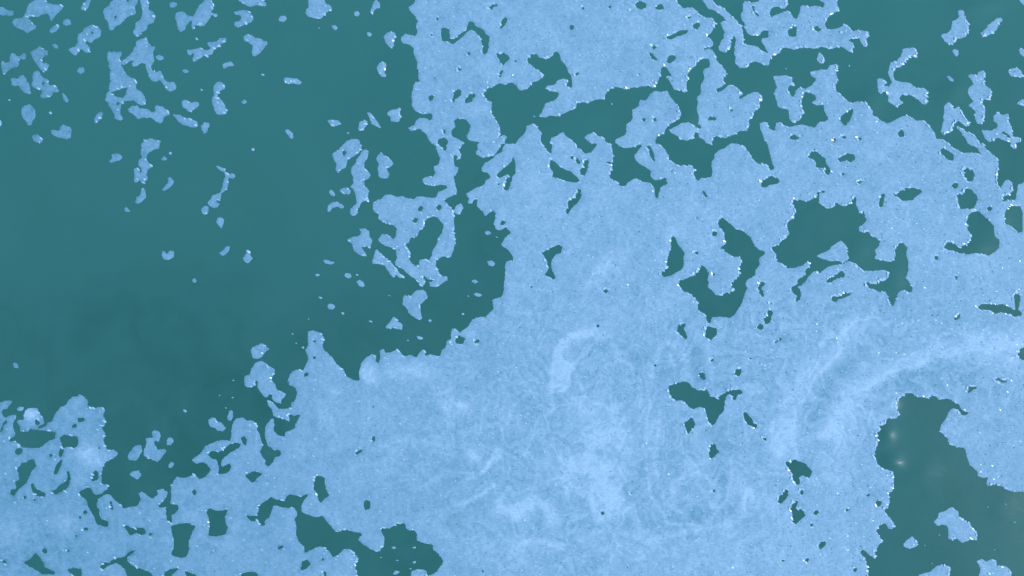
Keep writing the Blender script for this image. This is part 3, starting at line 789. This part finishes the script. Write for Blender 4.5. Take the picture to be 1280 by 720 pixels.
for pts, w, a in [
    ([(690, 480), (696, 445), (712, 424), (734, 414), (748, 422)], 4, .22), ([(703, 450)], 9, .35), ([(704, 462), (700, 480)], 6, .2),
    ([(722, 505), (732, 522), (748, 545)], 10, .3), ([(768, 515), (772, 535), (780, 570)], 9, .35), ([(748, 590), (756, 612), (762, 640)], 8, .4),
    ([(701, 588)], 14, .3), ([(716, 600), (730, 570)], 14, .2), ([(624, 634), (644, 643), (664, 626), (681, 630), (690, 655)], 5.5, .42),
    ([(572, 632), (597, 621), (618, 606)], 2, .3), ([(602, 588), (622, 569)], 2, .3), ([(590, 571)], 6, .35), ([(544, 558)], 12, .2),
    ([(560, 508), (580, 510)], 5, .22), ([(462, 468)], 7, .4), ([(490, 465), (530, 462)], 6, .2), ([(425, 520)], 16, .14),
    ([(974, 560), (984, 510), (1006, 472), (1036, 442), (1066, 412)], 9, .36), ([(975, 640), (972, 590), (976, 550)], 16, .16),
    ([(1036, 540), (1062, 494), (1108, 460), (1156, 442), (1207, 432), (1282, 424)], 9, .38), ([(1040, 600), (1052, 540), (1090, 500)], 14, .25),
    ([(1240, 445), (1282, 440)], 18, .2), ([(1020, 520), (1040, 478), (1078, 448)], 6, -.08), ([(1110, 482), (1160, 466), (1210, 470)], 11, -.16),
    ([(826, 660), (868, 650), (900, 625), (906, 590), (904, 560)], 10, -.13), ([(812, 674), (872, 663), (922, 650), (934, 612)], 3, .18),
    ([(815, 590), (812, 545), (822, 515)], 2.5, .16), ([(838, 625), (845, 600), (870, 580)], 2.5, .16), ([(890, 630), (896, 612)], 4, .25),
    ([(817, 470), (819, 442), (830, 428), (847, 430), (856, 448), (858, 466)], 3, .2), ([(835, 440), (840, 455)], 2, .3), ([(836, 445)], 10, -.14),
    ([(872, 440), (874, 470)], 6, -.12), ([(762, 332), (778, 324)], 10, .2), ([(745, 350), (758, 325)], 6, .16), ([(820, 385)], 10, .22),
    ([(770, 388)], 12, .2), ([(850, 280), (880, 290)], 14, .16), ([(37, 518)], 6, .7), ([(110, 568), (116, 574)], 11, .6), ([(14, 660)], 14, .35),  # includes strong pale spots at the lower left
    ([(82, 650)], 8, .2), ([(640, 360), (600, 460)], 30, -.06), ([(560, 600)], 30, -.08), ([(980, 690), (1040, 700)], 24, .22), ([(790, 690), (920, 700)], 18, .16),
    ([(920, 610), (945, 620)], 9, .2), ([(600, 690), (660, 690)], 14, .1), ([(660, 230), (700, 300)], 14, .06),
    ([(1150, 300), (1240, 340)], 24, .1), ([(1000, 250)], 30, .08),
    ([(812, 500), (806, 560), (812, 620), (835, 655), (880, 657), (907, 625), (916, 570)], 1.6, .22), ([(824, 515), (818, 580), (830, 628), (850, 640)], 1.6, .18),
    ([(842, 617), (850, 598), (872, 588), (886, 602)], 1.5, .2), ([(690, 505), (686, 462), (700, 430), (725, 414), (746, 411)], 2, .2),
    ([(655, 570), (672, 525), (692, 508)], 2, .2), ([(718, 468), (735, 500), (762, 512)], 2, .2), ([(622, 560), (604, 590), (572, 606)], 1.6, .2),
    ([(626, 536), (650, 500), (668, 486)], 1.8, .16), ([(985, 562), (994, 512), (1020, 470), (1052, 434)], 2, .18),
    ([(1000, 566), (1012, 516), (1036, 478), (1074, 440), (1104, 420)], 2, -.08), ([(1028, 548), (1052, 505), (1100, 468), (1180, 443), (1262, 432)], 2, .16),
    ([(1060, 520), (1090, 492), (1140, 468), (1220, 455)], 2, -.07), ([(735, 560), (742, 590), (738, 620), (746, 650)], 3, .22), ([(774, 590), (770, 620), (782, 640)], 4, .2),
    ([(640, 690), (665, 676), (700, 684)], 3, .18), ([(726, 672), (760, 664), (800, 668)], 2.5, .16), ([(860, 480), (872, 505), (866, 530)], 2, .16),
    ([(800, 470), (796, 510), (802, 540)], 2, .16), ([(520, 610), (560, 590), (590, 592)], 2, .14), ([(470, 560), (510, 546), (548, 556)], 2, .14)]:
    swirl(pts, w * 1.1, a * (1.35 if w < 3 else 1.75 if w < 9 else 0.9 if w > 11 else 1.15))
# wind rows and curdled texture
wob3 = wob1.copy()
curd = vnoise(lev.shape, 14 * S)
ridge = 1 - np.abs(vnoise(lev.shape, 34 * S) + 0.35 * wob1)
thick += 0.09 * curd + 0.10 * vnoise(lev.shape, 5 * S) + 0.08 * vnoise(lev.shape, 2.2 * S) + 0.16 * np.clip(ridge - 0.86, 0, 1) / 0.14 * (0.5 + 0.5 * vnoise(lev.shape, 60 * S))
# thickness tone drops across the left half and along the rims
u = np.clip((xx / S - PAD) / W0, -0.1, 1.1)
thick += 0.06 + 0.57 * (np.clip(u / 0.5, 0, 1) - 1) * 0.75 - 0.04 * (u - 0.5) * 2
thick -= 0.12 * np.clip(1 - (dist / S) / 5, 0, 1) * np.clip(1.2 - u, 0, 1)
# thin drawn-out threads where the sheet has been stirred, and pin-sized gaps
qx = np.clip(xx + 16 * S * vnoise(lev.shape, 40 * S) + 5 * S * wob3, 0, GW - 1).astype(int)
qy = np.clip(yy + 16 * S * vnoise(lev.shape, 40 * S) + 5 * S * vnoise(lev.shape, 13 * S), 0, GH - 1).astype(int)
base = vnoise(lev.shape, 24 * S) + 0.5 * vnoise(lev.shape, 11 * S)
thread = np.exp(-(base[qy, qx] / 0.10) ** 2)
stir = np.clip(1.3 - np.hypot((xx / S - PAD - 780) / 330, (yy / S - PAD - 560) / 230), 0, 1) + np.clip(1.2 - np.hypot((xx / S - PAD - 1120) / 260, (yy / S - PAD - 460) / 130), 0, 1) + 0.12
thick += 0.38 * thread * np.clip(stir, 0, 1) * (0.5 + 0.5 * curdle)
thick += 0.16 * np.clip(stir, 0, 1) * (np.sin(base[qy, qx] * 9) * 0.7)
pin = vnoise(lev.shape, 1.5 * S)
thick -= 0.7 * np.clip(pin - 0.83, 0, 1) / 0.1 * (0.3 + 0.9 * np.clip((xx / S - PAD) / W0, 0, 1))
thick = np.clip(thick, -0.6, 1.15)
del qx, qy, base, thread, pin
lump = (0.45 * vnoise(lev.shape, 1.6 * S) + 0.35 * vnoise(lev.shape, 3.6 * S) + 0.5 * vnoise(lev.shape, 11 * S)).astype(np.float32)
del curd, ridge, wob1, wob2

gy, gx = np.gradient(lev)
height = 0.0012 + 0.0026 * (1 - np.exp(-dist / S / 1.3)) + 0.0013 * lump * np.clip(dist / S / 2, 0, 1) + 0.004 * thick * np.clip(dist / S / 6, 0, 1)

# ------------------------------------------------------------------ separate patches
def label_components(sol):
    h, w = sol.shape
    lab = np.zeros(sol.shape, np.int32)
    parent = [0]
    def find(a):
        while parent[a] != a:
            parent[a] = parent[parent[a]]
            a = parent[a]
        return a
    prev = []
    for y in range(h):
        row = sol[y].astype(np.int8)
        dd = np.diff(np.concatenate(([0], row, [0])))
        st = np.nonzero(dd == 1)[0]; en = np.nonzero(dd == -1)[0]
        runs = []
        j = 0
        for s, e in zip(st, en):
            cur_l = 0
            while j < len(prev) and prev[j][1] <= s:
                j += 1
            k = j
            while k < len(prev) and prev[k][0] < e:
                r = find(prev[k][2])
                if cur_l == 0:
                    cur_l = r
                elif r != cur_l:
                    parent[r] = cur_l
                k += 1
            if cur_l == 0:
                cur_l = len(parent); parent.append(cur_l)
            lab[y, s:e] = cur_l
            runs.append((s, e, cur_l))
        prev = runs
    root = np.array([find(i) for i in range(len(parent))])
    return root[lab]

lab = label_components(solid)
ids, counts = np.unique(lab[lab > 0], return_counts=True)
inner = lab[P:GH - P, P:GW - P]
seen = dict(zip(*np.unique(inner[inner > 0], return_counts=True)))

def to_world(px, py):
    return (px - W0 / 2) * 0.01, (H0 / 2 - py) * 0.01

# ------------------------------------------------------------------ mesh of one patch: domed, lumpy top and a rim that dips under the water
def patch_mesh(name, comp, step):
    ys, xs = np.nonzero(lab == comp)
    y0, y1 = max(0, ys.min() - 3 * step), min(GH, ys.max() + 4 * step)
    x0, x1 = max(0, xs.min() - 3 * step), min(GW, xs.max() + 4 * step)
    sl = (slice(y0, y1, step), slice(x0, x1, step))
    m = (lab[sl] == comp)
    L = lev[sl]; GX = gx[sl]; GY = gy[sl]
    PX = xx[sl].copy(); PY = yy[sl].copy()
    H = height[sl]; T = thick[sl]
    h, w = m.shape
    cell = m[:-1, :-1] | m[1:, :-1] | m[:-1, 1:] | m[1:, 1:]
    used = np.zeros(m.shape, bool)
    used[:-1, :-1] |= cell; used[1:, :-1] |= cell; used[:-1, 1:] |= cell; used[1:, 1:] |= cell
    # outer corners slide onto the true outline
    outer = used & ~m
    g2 = GX * GX + GY * GY + 1e-6
    k = np.clip(-L / g2, 0, None)
    dx = k * GX; dy = k * GY
    ln = np.sqrt(dx * dx + dy * dy) + 1e-6
    lim = np.minimum(1.0, 0.95 * step / ln)
    PX = np.where(outer, PX + dx * lim, PX); PY = np.where(outer, PY + dy * lim, PY)
    Z = np.where(outer, 0.001, H)
    idx = -np.ones(m.shape, np.int64)
    idx[used] = np.arange(used.sum())
    X = (PX[used] / S - PAD - W0 / 2) * 0.01
    Y = (H0 / 2 - (PY[used] / S - PAD)) * 0.01
    rise = swell(X, Y)
    Zv = Z[used] + rise
    cy, cx = np.nonzero(cell)
    q = np.stack([idx[cy, cx], idx[cy + 1, cx], idx[cy + 1, cx + 1], idx[cy, cx + 1]], 1)
    # skirt: border edges go down to the underside
    cp = np.pad(cell, 1)
    edges = []
    for (dy_, dx_, a, b) in ((-1, 0, (0, 1), (0, 0)), (1, 0, (1, 0), (1, 1)), (0, -1, (0, 0), (1, 0)), (0, 1, (1, 1), (0, 1))):
        bd = cell & ~cp[1 + dy_:1 + dy_ + cell.shape[0], 1 + dx_:1 + dx_ + cell.shape[1]]
        ey, ex = np.nonzero(bd)
        edges.append(np.stack([idx[ey + a[0], ex + a[1]], idx[ey + b[0], ex + b[1]]], 1))
    edges = np.concatenate(edges)
    rim = np.unique(edges)
    low = -np.ones(len(X), np.int64)
    low[rim] = len(X) + np.arange(len(rim))
    sk = np.stack([edges[:, 0], edges[:, 1], low[edges[:, 1]], low[edges[:, 0]]], 1)
    co = np.concatenate([np.stack([X, Y, Zv], 1), np.stack([X[rim], Y[rim], rise[rim] - 0.015], 1)])
    cxw, cyw = float(X.mean()), float(Y.mean())
    co[:, 0] -= cxw; co[:, 1] -= cyw
    faces = np.concatenate([q, sk])
    th = np.concatenate([T[used], T[used][rim]]).astype(np.float32)
    return mesh_from(name, co, faces, th), (cxw, cyw, 0.0), X, Y, Zv

def mesh_from(name, co, faces, th=None):
    me = bpy.data.meshes.new(name)
    n = faces.shape[1]
    me.vertices.add(len(co)); me.vertices.foreach_set('co', co.astype(np.float32).ravel())
    me.loops.add(faces.size); me.loops.foreach_set('vertex_index', faces.astype(np.int32).ravel())
    me.polygons.add(len(faces))
    me.polygons.foreach_set('loop_start', np.arange(0, faces.size, n, dtype=np.int32))
    me.polygons.foreach_set('use_smooth', np.ones(len(faces), bool))
    me.update(calc_edges=True)
    me.validate()
    if th is not None:
        a = me.attributes.new('thickness', 'FLOAT', 'POINT')
        a.data.foreach_set('value', th)
    return me

def link(name, me, mat, loc=(0, 0, 0), parent=None, label=None, cat=None, group=None, kind=None):
    o = bpy.data.objects.new(name, me)
    if not me.materials:
        me.materials.append(mat)
    o.location = loc
    if parent is not None:
        o.parent = parent
    for k, v in (('label', label), ('category', cat), ('group', group), ('kind', kind)):
        if v:
            o[k] = v
    scene.collection.objects.link(o)
    return o

# ------------------------------------------------------------------ bubbles: small tilted film caps that catch the sun
def bubble_mesh(name, pts, normals, sizes, dirs):
    K = 6
    co, fa = [], []
    ang = np.arange(K) * 2 * math.pi / K
    for (x, y, z), n, s, d in zip(pts, normals, sizes, dirs):
        n = n / np.linalg.norm(n)
        a = np.array([math.cos(d), math.sin(d), 0.0]); a -= n * a.dot(n); a /= np.linalg.norm(a)
        b = np.cross(n, a)
        base = len(co)
        c = np.array([x, y, z])
        for t in ang:
            co.append(c + a * (s * 1.9 * math.cos(t)) + b * (s * 0.75 * math.sin(t)) - n * s * 0.05)
        co.append(c + n * s * 0.06)
        for i in range(K):
            j = (i + 1) % K
            fa.append((base + i, base + j, base + K))
    return mesh_from(name, np.array(co), np.array(fa))

def bubbles_for(comp, origin, parent, area_cm2):
    ys, xs = np.nonzero((lab == comp))
    keep = (xs > P - 40) & (xs < GW - P + 40) & (ys > P - 40) & (ys < GH - P + 40)
    ys, xs = ys[keep], xs[keep]
    if len(ys) == 0:
        return
    pts, nor, siz, dr = [], [], [], []
    d = dist[ys, xs] / S
    # along the rim the film slopes outwards
    rim = np.nonzero(d < 1.6)[0]
    sunward = -(gx[ys[rim], xs[rim]] * math.cos(SUN_AZ) - gy[ys[rim], xs[rim]] * math.sin(SUN_AZ)) / (np.hypot(gx[ys[rim], xs[rim]], gy[ys[rim], xs[rim]]) + 1e-6)
    for i, sw in zip(rim, sunward):
        if sw < -0.2:
            continue
        px = xs[i] / S - PAD
        if RNG.random() > RIM_RATE * (0.12 + 1.1 * np.clip(px / W0, 0, 1) ** 1.5):
            continue
        X, Y = to_world(px + RNG.normal(0, .3), ys[i] / S - PAD + RNG.normal(0, .3))
        g = np.array([-gx[ys[i], xs[i]], gy[ys[i], xs[i]]]); g /= (np.linalg.norm(g) + 1e-6)
        tl = math.tan(math.radians(RNG.uniform(6, 34)))
        j = RNG.normal(0, 0.10, 2)
        pts.append((X - origin[0], Y - origin[1], height[ys[i], xs[i]] + 0.0012 + float(swell(np.array([X]), np.array([Y]))[0]))); nor.append(np.array([g[0] * tl + j[0], g[1] * tl + j[1], 1.0]))
        siz.append(RNG.uniform(0.007, 0.019)); dr.append(math.radians(-32 + RNG.normal(0, 14)))
    n_in = RNG.poisson(len(ys) / (S * S) * TOP_RATE)
    for i in RNG.integers(0, len(ys), n_in):
        px = xs[i] / S - PAD
        if RNG.random() > 0.12 + 0.9 * np.clip(px / W0, 0, 1):
            continue
        X, Y = to_world(px, ys[i] / S - PAD)
        tl = math.tan(math.radians(abs(RNG.normal(0, 11)))); az = RNG.uniform(0, 2 * math.pi)
        pts.append((X - origin[0], Y - origin[1], height[ys[i], xs[i]] + 0.0012 + float(swell(np.array([X]), np.array([Y]))[0]))); nor.append(np.array([tl * math.cos(az), tl * math.sin(az), 1.0]))
        siz.append(RNG.uniform(0.005, 0.012)); dr.append(math.radians(-32 + RNG.normal(0, 14)))
    if len(pts) < 2:
        return
    link('bubbles', bubble_mesh('bubbles', pts, nor, siz, dr), MAT_BUBBLE, parent=parent, kind='stuff')

RIM_RATE = 0.05
TOP_RATE = 0.006

# ------------------------------------------------------------------ water
def build_water():
    gx0, gx1, gy0, gy1 = -8.0, 8.0, -5.0, 5.0
    nx, ny = 400, 250
    X, Y = np.meshgrid(np.linspace(gx0, gx1, nx), np.linspace(gy0, gy1, ny))
    Z = swell(X, Y)
    edge = np.minimum(np.minimum(X - gx0, gx1 - X), np.minimum(Y - gy0, gy1 - Y))
    Z *= np.clip(edge / 0.4, 0, 1)
    idx = np.arange(nx * ny).reshape(ny, nx)
    q = np.stack([idx[:-1, :-1].ravel(), idx[:-1, 1:].ravel(), idx[1:, 1:].ravel(), idx[1:, :-1].ravel()], 1)
    co = np.stack([X.ravel(), Y.ravel(), Z.ravel()], 1)
    B = 2500.0
    ext = np.array([(-B, -B, 0), (B, -B, 0), (B, B, 0), (-B, B, 0)], float)
    n0 = len(co)
    c00, c10, c11, c01 = idx[0, 0], idx[0, -1], idx[-1, -1], idx[-1, 0]
    q2 = np.array([(n0, n0 + 1, c10, c00), (n0 + 1, n0 + 2, c11, c10), (n0 + 2, n0 + 3, c01, c11), (n0 + 3, n0, c00, c01)])
    me = mesh_from('water', np.concatenate([co, ext]), np.concatenate([q, q2]))
    link('water', me, MAT_WATER, kind='structure')

build_water()

# ------------------------------------------------------------------ foam patches
LABELS = [
    (721, 566, 'foam_raft', 'vast speckled pale blue foam raft with swirls and many holes'),
    (573, 23, 'foam_raft', 'broad pale blue foam raft with ragged lower fringe, trailing a ring-shaped loop'),
    (1043, 4, 'foam_raft', 'long ragged foam raft with a hooked tip and small holes'),
    (40, 2, 'foam_patch', 'foam patch with a square body, pointed wing and drooping rounded lobe'),
    (161, 0, 'foam_patch', 'wedge-shaped foam patch narrowing to a blunt tip, one pinhole in it'),
    (184, 10, 'foam_patch', 'tall crooked foam strip with a side knob, beside the wedge-shaped patch'),
    (106, -1, 'foam_patch', 'small slanted foam dash with a fat lower end'),
    (403, 5, 'foam_patch', 'bell-shaped foam patch with a pointed side tip, alone on open water'),
    (470, 8, 'foam_patch', 'small comma-shaped foam patch near the large raft, tail turned down'),
    (329, 3, 'foam_patch', 'flat smooth foam slab with a rounded end above the hook-shaped patch'),
    (12, 15, 'foam_patch', 'thin wedge of foam lying beside the winged patch'),
    (312, 20, 'foam_patch', 'small foam patch notched like a crab claw'),
    (259, 8, 'foam_patch', 'bow-tie foam patch with one long upright lobe and a thin spur'),
    (1241, 35, 'foam_patch', 'bone-shaped foam sliver slanting upward, knobbed at its end'),
    (68, 36, 'foam_patch', 'tiny bean-shaped foam bit beneath the winged patch'),
    (114, 42, 'foam_patch', 'foam patch like a ring with two short legs, pinhole in its head'),
    (487, 46, 'foam_patch', 'tooth-shaped foam patch floating off the large raft'),
    (1190, 36, 'foam_patch', 'leaf-shaped foam patch with a narrow horn on top and frayed foot'),
    (321, 54, 'foam_patch', 'triangular foam patch with a curled arm, pointed underneath'),
    (51, 71, 'foam_patch', 'foam patch shaped like a bent boot with a round toe'),
    (247, 66, 'foam_patch', 'lizard-shaped foam sliver with forked tail end and long snout'),
    (139, 96, 'foam_patch', 'large A-shaped foam patch with a triangular hole and trailing chain of lobes'),
    (1026, 73, 'foam_patch', 'small teardrop of foam beneath the long ragged raft'),
    (14, 82, 'foam_patch', 'foam patch like a running figure with a raised knob'),
    (476, 86, 'foam_patch', 'small upright foam patch curved like an ear'),
    (285, 81, 'foam_patch', 'small arched foam bit like an eyebrow'),
    (1270, 91, 'foam_patch', 'small dome-shaped foam patch with a flat glinting underside'),
    (54, 98, 'foam_patch', 'two-lobed foam patch pinched in the middle with a pinhole'),
    (1230, 117, 'foam_patch', 'upright foam patch with wide shoulders, narrow waist and pointed foot'),
    (30, 105, 'foam_patch', 'foam patch shaped like an arrowhead with a notched back'),
    (365, 101, 'foam_patch', 'short straight foam bar lying level, alone on open water'),
    (1130, 112, 'foam_patch', 'Y-shaped foam patch with a long thin arm ending in a bright hook'),
    (271, 130, 'foam_patch', 'tall foam patch shaped like a question mark without its dot'),
    (238, 132, 'foam_patch', 'small heart-like foam patch with a dipped top edge'),
    (1197, 148, 'foam_patch', 'V-shaped foam patch with two drooping legs'),
    (35, 142, 'foam_patch', 'shield-shaped foam patch tapering to a narrow foot'),
    (184, 141, 'foam_patch', 'fish-shaped foam patch with a triangular tail, below the A-shaped patch'),
    (493, 143, 'foam_patch', 'small angular foam patch with a pointed ear, off the large raft'),
    (123, 147, 'foam_patch', 'small slanted foam capsule beside the A-shaped patch'),
    (466, 150, 'foam_patch', 'thin slanting foam sliver like a claw'),
    (232, 150, 'foam_patch', 'cigar-shaped foam patch beside the fish-shaped one'),
    (418, 154, 'foam_patch', 'small level foam lozenge above the holed, two-legged patch'),
    (454, 157, 'foam_patch', 'small rhombus of foam beside the claw-like sliver'),
    (257, 158, 'foam_patch', 'small T-shaped foam bit at the tip of the cigar-shaped patch'),
    (362, 168, 'foam_patch', 'small curved foam bit tilted like a falling bean'),
    (82, 165, 'foam_patch', 'squat foam patch with a small beak on one side'),
    (47, 173, 'foam_patch', 'small oval foam patch beside the beaked one'),
    (1252, 167, 'foam_patch', 'crouching frog-like foam patch with a dark slit and splayed toes'),
    (430, 195, 'foam_patch', 'drooping foam patch with a round hole and two short legs'),
    (453, 225, 'foam_patch', 'long upright foam strip with frayed side and small ball foot'),
    (479, 206, 'foam_patch', 'hourglass-shaped foam patch pinched at its waist'),
    (146, 197, 'foam_patch', 'small boat-shaped foam patch with a nicked corner'),
    (280, 236, 'foam_patch', 'thin wriggling foam thread with a forked top and curled end'),
    (180, 200, 'foam_patch', 'foam patch like a dangling chain with a split foot'),
    (213, 226, 'foam_patch', 'small crescent of foam bending to one side'),
    (432, 238, 'foam_patch', 'tiny kinked foam bit next to the long upright strip'),
    (177, 246, 'foam_patch', 'small upright foam flame below the dangling chain patch'),
    (420, 256, 'foam_patch', 'small boomerang of foam with rounded ends'),
    (256, 263, 'foam_patch', 'tiny blocky foam bit at the tail of the wriggling thread'),
    (275, 278, 'foam_patch', 'small foam kite below the wriggling thread'),
    (452, 300, 'foam_patch', 'foam patch like a spanner head with two bent prongs'),
    (1050, 317, 'foam_patch', 'foam island with a pointed crest inside the dark pool of the raft'),
    (281, 314, 'foam_patch', 'small slanted foam bean with a raised tip'),
    (310, 322, 'foam_patch', 'small pear-shaped foam bit with a thin stalk'),
    (480, 327, 'foam_patch', 'slanting foam tail breaking up at its thin end'),
    (210, 320, 'foam_patch', 'small heart-shaped foam bit alone on open water'),
    (521, 377, 'foam_patch', 'shark-tooth foam patch hanging below the ring-shaped loop'),
    (492, 406, 'foam_patch', 'small arrowhead of foam like a paper plane'),
    (325, 440, 'foam_patch', 'small rounded foam knob above the long limp patch by the raft'),
    (339, 476, 'foam_patch', 'limp foam patch trailing a ragged tail toward the raft'),
    (288, 520, 'foam_patch', 'tiny bottle-shaped foam bit near the raft edge'),
    (270, 530, 'foam_patch', 'small slanted foam slug near the raft edge'),
    (190, 562, 'foam_patch', 'clover-like foam islet in the bay with a knob on top'),
    (212, 552, 'foam_patch', 'tiny rounded foam dot beside the clover-like islet'),
    (168, 566, 'foam_patch', 'small slanted foam pebble beside the clover-like islet'),
    (170, 593, 'foam_patch', 'small foam lozenge in the bay below the clover-like islet'),
    (1195, 660, 'foam_patch', 'star-armed foam islet with glinting spiky edge'),
    (1139, 680, 'foam_patch', 'small scalloped foam shell beside the star-armed islet'),
    (1245, 715, 'foam_patch', 'crown-like foam patch with two blunt peaks near the star-armed islet'),
    (1175, 714, 'foam_patch', 'low mound-shaped foam patch with a glinting shoulder'),
    (525, 718, 'foam_patch', 'rounded foam hump at the mouth of the flecked dark bay'),
    (1277, 1, 'foam_patch', 'sliver of foam near the bone-shaped one, short and pointed'),
    (1278, 65, 'foam_patch', 'small pointed foam chip above the flat-bottomed dome'),
    (1276, 128, 'foam_patch', 'small glinting foam wedge above the frog-like patch'),
]
by_comp = {}
for lx, ly, name, text in LABELS:
    ix, iy = int((lx + PAD) * S), int((ly + PAD) * S)
    r = 3 * S
    win = lab[iy - r:iy + r + 1, ix - r:ix + r + 1]
    v = win[win > 0]
    if len(v) == 0:
        print('NOSEED', lx, ly, text); continue
    c = lab[iy, ix] if lab[iy, ix] else np.bincount(v).argmax()
    if c in by_comp:
        print('DUPSEED', lx, ly, text, '|', by_comp[c][1]); continue
    by_comp[c] = (name, text)

FLECK = ('tiny pale blue foam fleck adrift on the open teal water', 'tiny foam flecks on the open water')
for c, cnt in zip(ids, counts):
    if c not in seen:
        continue
    area = cnt / (S * S)
    if area < 3:
        continue
    step = 2 if area > 20000 else 1
    name, text = by_comp.get(c, (None, None))
    group = None
    if name is None:
        if area > 60:
            ys, xs = np.nonzero(lab == c)
            k = len(ys) // 2
            print('UNLABELLED %d area %d at %d,%d box %d-%d %d-%d' % (c, area, xs[k] / S - PAD, ys[k] / S - PAD, xs.min() / S - PAD, xs.max() / S - PAD, ys.min() / S - PAD, ys.max() / S - PAD))
        name = 'foam_fleck'; text, group = FLECK
    me, org, *_ = patch_mesh(name, c, step)
    o = link(name, me, MAT_FOAM, org, label=text, cat='foam', group=group)
    if area > 60:
        bubbles_for(c, org, o, area)

# ------------------------------------------------------------------ single tiny flecks
def chaikin(p):
    q = np.roll(p, -1, 0)
    return np.stack([0.75 * p + 0.25 * q, 0.25 * p + 0.75 * q], 1).reshape(-1, 2)
for p in fleck_polys:
    c = p.mean(0)
    p = chaikin(chaikin(c + (p - c) * 1.15))
    X, Y = to_world(p[:, 0], p[:, 1])
    ox, oy = to_world(*c)
    X = X - ox; Y = Y - oy
    n = len(X)
    co = [(x, y, -0.008) for x, y in zip(X, Y)] + [(x, y, 0.002) for x, y in zip(X, Y)] + [(x * .6, y * .6, 0.008) for x, y in zip(X, Y)] + [(0, 0, 0.009)]
    fa = []
    for i in range(n):
        j = (i + 1) % n
        for a in (0, n):
            fa += [(a + i, a + j, a + n + j), (a + i, a + n + j, a + n + i)]
        fa.append((2 * n + i, 2 * n + j, 3 * n))
    th = np.full(len(co), 0.45, np.float32)
    link('foam_fleck', mesh_from('foam_fleck', np.array(co), np.array(fa), th), MAT_FOAM, (ox, oy, 0.0), label=FLECK[0], cat='foam', group=FLECK[1])
